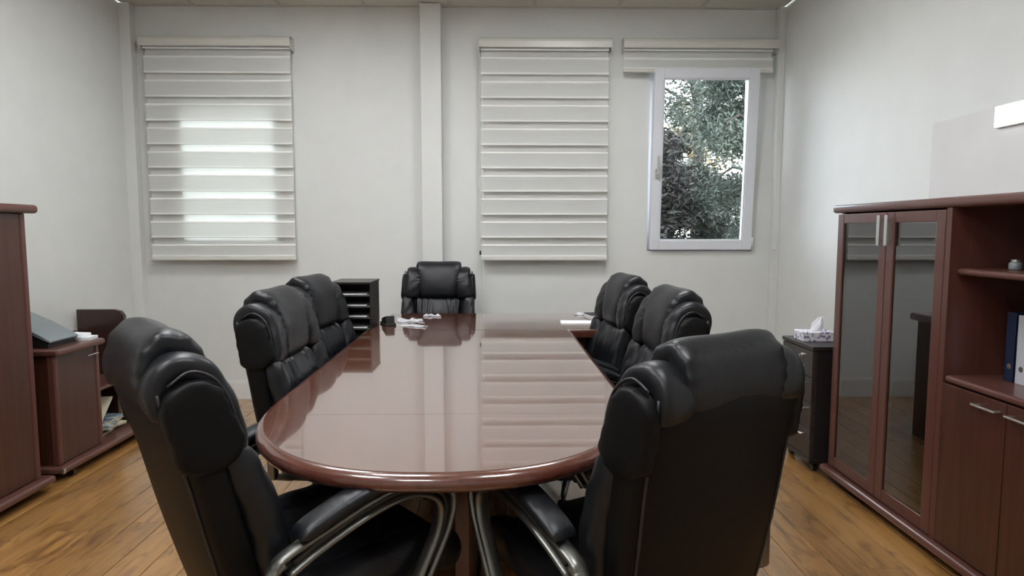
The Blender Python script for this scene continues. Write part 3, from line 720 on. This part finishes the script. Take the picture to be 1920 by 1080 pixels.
cz = thing('low_cabinet', 'low reddish-brown cabinet with one door and an open end shelf by the left wall', 'cabinet', (0, 0, 0))
CX = -2.205
bull('top_board', LB, -2.168, 3.205, 3.60, .633, .665, M['edge'], cz)
bull('base_board', LB, -2.160, 3.19, 4.13, .045, .077, M['edge'], cz)
bx('corner_cap', (-2.172, -2.157, 3.187, 3.202, .050, .074), M['chrome'], cz, bev=.003)
bx('plinth', (LB, -2.26, 3.25, 4.05, 0, .045), M['void'], cz)
bx('carcass', (LB, CX-.018, 3.232, 3.57, .077, .633), M['woodz'], cz)
bx('corner_post', (CX-.030, CX+.006, 3.222, 3.25, .077, .633), M['edgez'], cz, bev=.006)
bx('corner_post', (CX-.022, CX+.006, 3.552, 3.582, .077, .633), M['edgez'], cz, bev=.006)
d = bx('door', (CX-.0178, CX, 3.252, 3.55, .081, .629), M['woodz'], cz)
bm = bmesh.new(); box(bm, CX+.016, CX+.026, 3.46, 3.56-.01, .588, .594, .002); box(bm, CX, CX+.016, 3.47, 3.476, .589, .593); box(bm, CX, CX+.016, 3.53, 3.536, .589, .593); obj('handle', bm, M['chrome'], d)
bull('shelf', LB+.012, -2.28, 3.585, 4.07, .338, .360, M['edge'], cz)
bx('back_panel', (LB, LB+.012, 3.572, 4.07, .077, .633), M['dwood'], cz)
# far end panel, tall with a rounded front corner
bm = bmesh.new(); pr = [(LB+.012, .077), (-2.40, .077), (-2.40, .55), (-2.345, .66), (-2.338, .72), (-2.36, .752), (-2.40, .762), (LB+.012, .762)]
A = [bm.verts.new((a, 4.075, b_)) for a, b_ in pr]; B = [bm.verts.new((a, 4.105, b_)) for a, b_ in pr]; n = len(pr)
for i in range(n): bm.faces.new((A[i], A[(i+1) % n], B[(i+1) % n], B[i]))
bm.faces.new(A); bm.faces.new(B[::-1]); obj('end_panel', bm, M['dwood'], cz)
for yy in (3.30, 4.02):
    bm = bmesh.new(); cyl(bm, (-2.20, yy-.012, .022), (-2.20, yy+.012, .022), .0215, 12); box(bm, -2.215, -2.185, yy-.015, yy+.015, .030, .0445, .002); obj('caster', bm, M['blackp'], cz)
# magazines and papers on the open shelves
mags = [(-2.40, 3.80, .0775, .23, .30, .018, 8, 'mag', 'lowest magazine of the pile on the low open shelf'),
        (-2.385, 3.79, .098, .21, .28, .014, -14, 'cream', 'yellowed booklet second from the bottom of the shelf pile'),
        (-2.37, 3.80, .1145, .22, .28, .016, 18, 'mag', 'blue-grey magazine in the middle of the shelf pile'),
        (-2.38, 3.81, .1325, .20, .27, .012, -6, 'mag', 'magazine near the top of the shelf pile')]
for (x, y, z, a, b_, h, rz, mm, lab) in mags:
    t = thing('magazine', lab, 'magazine', (x, y, z), math.radians(rz), 'magazines on the low open shelf')
    bx('cover', (-a/2, a/2, -b_/2, b_/2, h*.82+.0002, h), M[mm], t, bev=0); bx('pages', (-a/2+.002, a/2-.002, -b_/2+.002, b_/2-.002, 0, h*.82), M['cream'], t, bev=0)
t = thing('booklet', 'yellowed booklet leaning up on top of the magazine pile', 'booklet', (-2.385, 3.70, .150)); t.rotation_euler = (math.radians(32), 0, math.radians(10))
bx('cover', (-.10, .10, 0, .20, .008, .011), M['cream'], t, bev=0); bx('pages', (-.098, .098, .002, .198, 0, .0078), M['paper'], t, bev=0)
t = thing('shoe_black', 'small black pouch lying at the far end of the low open shelf', 'pouch', (-2.29, 4.015, .0775)); t.name = 'pouch'
bm = bmesh.new(); bmesh.ops.create_uvsphere(bm, u_segments=20, v_segments=12, radius=1)
for v in bm.verts: v.co = Vector((v.co.x*.07, v.co.y*.05, .028+v.co.z*.028+.004*math.sin(v.co.x*9)))
obj('pouch_body', bm, M['blackp'], t, smooth=True)
bm = bmesh.new(); tube(bm, [(-.05, 0, .053), (0, 0, .058), (.05, 0, .053)], .002, 6, n=8); obj('zip', bm, M['chrome'], t)
def crumple(name, loc, sx, sy, sz, m, label, cat, group=None, seed=1, rz=0):
    rd = random.Random(seed); bm = bmesh.new(); n = 7; G = []
    for i in range(n):
        G.append([bm.verts.new(((i/(n-1)-.5)*sx+rd.uniform(-1, 1)*sx*.04, (j/(n-1)-.5)*sy+rd.uniform(-1, 1)*sy*.04, sz*abs(rd.gauss(0, .5)))) for j in range(n)])
    for i in range(n-1):
        for j in range(n-1): bm.faces.new((G[i][j], G[i+1][j], G[i+1][j+1], G[i][j+1]))
    z0 = min(v.co.z for v in bm.verts)
    for v in bm.verts: v.co.z += .001-z0
    r_ = bmesh.ops.solidify(bm, geom=bm.faces[:], thickness=.0006)
    o = obj(name, bm, m, None, loc, (0, 0, rz)); return tag(o, label, cat, group)
o = crumple('paper_sheet', (-2.40, 3.68, .3625), .10, .13, .05, M['paper'], 'crumpled white paper standing on the middle open shelf', 'paper', seed=5)
o.rotation_euler = (0, math.radians(-55), 0); o.location.z = .405
# grey sloped office machine + paper stack on the low cabinet
mc = thing('desktop_machine', 'blue-grey office machine with a sloping lid on the low cabinet', 'office machine', (-2.44, 3.36, .6655), 0)
bm = bmesh.new(); pr = [(-.15, 0), (.19, 0), (.19, .02), (.15, .045), (-.02, .12), (-.15, .14)]
A = [bm.verts.new((a, -.10, b_)) for a, b_ in pr]; B = [bm.verts.new((a, .10, b_)) for a, b_ in pr]; n = len(pr)
for i in range(n): bm.faces.new((A[i], A[(i+1) % n], B[(i+1) % n], B[i]))
bm.faces.new(A); bm.faces.new(B[::-1]); obj('housing', bm, M['blackp'], mc)
bm = bmesh.new(); pr = [(.203, .026), (.150, .050), (.06, .098), (-.03, .138), (-.13, .168), (-.13, .182), (-.03, .155), (.065, .113), (.155, .064), (.206, .034)]
A = [bm.verts.new((a, -.105, b_)) for a, b_ in pr]; B = [bm.verts.new((a, .115, b_)) for a, b_ in pr]; n = len(pr)
for i in range(n): bm.faces.new((A[i], A[(i+1) % n], B[(i+1) % n], B[i]))
bm.faces.new(A); bm.faces.new(B[::-1]); obj('lid', bm, M['greyp'], mc)
bx('corner_catch', (-.05, -.03, -.107, -.100, .155, .175), M['chrome'], mc)
for k, (rz, lab) in enumerate(((4, 'lower white paper block on the low cabinet beside the grey machine'), (-12, 'upper white paper block on the low cabinet beside the grey machine'))):
    t = tag(bx('paper_stack', (-.075, .075, -.045, .045, 0, .017), M['paper'], bev=.001), lab, 'paper', 'paper blocks on the low cabinet')
    t.location = (-2.27-.03*k, 3.532-.006*k, .6655+.0175*k); t.rotation_euler = (0, 0, math.radians(rz))

# ------------------------------------------------------------ tray tower
tt = thing('tray_tower', 'tall black filing tray tower standing at the far left of the table', 'tray tower', (0, 0, 0))
ax, bx_, ay, by, tz = -.872, -.669, 3.365, 3.60, .975
bm = bmesh.new(); box(bm, ax, ax+.006, ay, by, 0, tz, .002); obj('side_panel', bm, M['blackp'], tt)
bm = bmesh.new(); box(bm, bx_-.006, bx_, ay, by, 0, tz, .002); obj('side_panel', bm, M['blackc'], tt)
bx('back_panel', (ax+.006, bx_-.006, by-.006, by, 0, tz), M['blackp'], tt); bx('top_panel', (ax-.004, bx_+.003, ay-.004, by+.003, tz, tz+.012), M['blackc'], tt, bev=.003)
z = tz-.062; k = 0
while z > .1:
    s = bx('tray', (ax+.006, bx_-.006, ay+.004, by-.006, z, z+.004), M['blackp'], tt)
    bx('front_lip', (ax+.006, bx_-.006, ay, ay+.004, z-.002, z+.008), M['silver'] if k < 6 else M['blackp'], s)
    if k < 6: bx('paper_pile', (ax+.02, bx_-.025, ay+.012, by-.02, z+.004, z+.010), M['paper'], s)
    z -= .0575; k += 1

# ------------------------------------------------------------ things on the desk
ZT = .751
crumple('paper_sheet', (-.50, 3.60, ZT),   .14, .10, .011, M['paper'], 'crumpled white paper on the desk in front of the far chair', 'paper', 'crumpled papers on the desk', 2, .3)
crumple('paper_sheet', (-.455, 3.40, ZT), .15, .045, .008, M['paper'], 'narrow crumpled paper strip nearest the camera on the desk', 'paper', 'crumpled papers on the desk', 3, -.3)
crumple('paper_sheet', (-.40, 3.80, ZT), .10, .06, .012, M['paper'], 'crumpled white paper at the back edge of the desk', 'paper', 'crumpled papers on the desk', 8, .1)
st = thing('hole_punch', 'small black and silver hole punch beside the tray tower', 'hole punch', (-.60, 3.47, ZT), .4)
bx('base', (-.03, .03, -.06, .06, 0, .012), M['blackp'], st, bev=.003)
bm = bmesh.new(); pr = [(-.055, .012), (.055, .012), (.05, .03), (-.05, .052)]
A = [bm.verts.new((-.022, a, b_)) for a, b_ in pr]; B = [bm.verts.new((.022, a, b_)) for a, b_ in pr]
for i in range(4): bm.faces.new((A[i], A[(i+1) % 4], B[(i+1) % 4], B[i]))
bm.faces.new(A); bm.faces.new(B[::-1]); obj('lever', bm, M['blackp'], st)
t = tag(bx('paper_sheet', (-.105, .14, -.06, .06, 0, .004), M['paper'], bev=0), 'flat white sheet of paper on the right end of the desk', 'paper'); t.location = (.43, 3.53, ZT); t.rotation_euler = (0, 0, -.05)
t = thing('notebook', 'black notebook at the back right of the desk behind the white sheet', 'notebook', (.60, 3.80, ZT), .2)
bx('cover', (-.10, .10, -.07, .07, .012, .015), M['blackp'], t, bev=.001); bx('pages', (-.098, .098, -.068, .068, 0, .0118), M['paper'], t, bev=0)
crumple('paper_sheet', (.49, 3.86, ZT), .10, .05, .015, M['paper'], 'small white scrap of paper left of the black notebook', 'paper', None, 11)

# ------------------------------------------------------------ outdoors
gnd = tag(bx('ground', (-30, 40, YB+.3, 60, -1.2, -1.0), M['grass'], bev=0), kind='structure')
def tree(name, loc, H, R, n, leaf, label, seed, zlo=.15, size=.09, droop=0):
    rd = random.Random(seed); t = thing(name, label, 'tree', loc)
    bm = bmesh.new(); tube(bm, [(0, 0, 0), (.1, 0, H*.35), (-.05, .1, H*.7), (0, 0, H*.95)], lambda s: .17*(1-s*.85), 10, n=14); tr = obj('trunk', bm, M['bark'], t, smooth=True)
    bm = bmesh.new(); tips = []
    for k in range(34):
        z = H*(zlo+(.95-zlo)*k/34); a = rd.uniform(0, 2*PI); L_ = R*(1-.75*max(0, k/34-.2))*rd.uniform(.6, 1)
        p1 = Vector((math.cos(a)*L_, math.sin(a)*L_, z+L_*(.25-droop)))
        tube(bm, [Vector((0, 0, z)), Vector((math.cos(a)*L_*.5, math.sin(a)*L_*.5, z+L_*.2)), p1], lambda s: .035*(1-s*.8), 5, n=6)
        tips.append((Vector((0, 0, z)), p1, L_))
    obj('branch', bm, M['bark'], t, smooth=True)
    V, Fc = [], []
    for i in range(n):
        o0, p1, L_ = rd.choice(tips); u = rd.uniform(.25, 1.08); c = o0.lerp(p1, u)+Vector((rd.gauss(0, .13), rd.gauss(0, .13), rd.gauss(0, .11)-droop*rd.random()*.6))
        d = Vector((rd.gauss(0, 1), rd.gauss(0, 1), rd.gauss(-.6*droop*3, .6))).normalized(); q = d.cross(Vector((rd.gauss(0, 1), rd.gauss(0, 1), rd.gauss(0, 1)))).normalized()
        s = size*rd.uniform(.5, 1.2); b0 = len(V)
        V += [c-d*s, c+q*s*.28, c+d*s, c-q*s*.28]; Fc.append((b0, b0+1, b0+2, b0+3))
    me = bpy.data.meshes.new('foliage'); me.from_pydata([tuple(v) for v in V], [], Fc)
    f_ = link('foliage', me, M[leaf], t); f_['kind'] = 'stuff'
tree('fir_tree', (3.62, 9.3, -1.0), 8.5, 1.3, 80000, 'leafA', 'large green drooping fir filling the right half of the open window', 4, .10, .052, .35)
tree('dark_tree', (2.62, 10.6, -1.0), 3.9, .8, 18000, 'leafB', 'dark leafy tree at the left side of the open window', 9, .2, .07)
tree('dark_tree', (3.95, 13.5, -1.0), 9.5, 2.5, 15000, 'leafA', 'tall green tree farther off behind the top of the window', 12, .42, .075)
tree('autumn_tree', (4.45, 15.2, -1.0), 5.4, 1.2, 3000, 'leafC', 'small tree with yellow leaves behind the fir', 15, .4, .08)
tree('bushy_tree', (3.55, 11.6, -1.0), 3.5, 1.5, 26000, 'leafA', 'low bushy green tree at the foot of the window view', 21, .15, .06, .1)
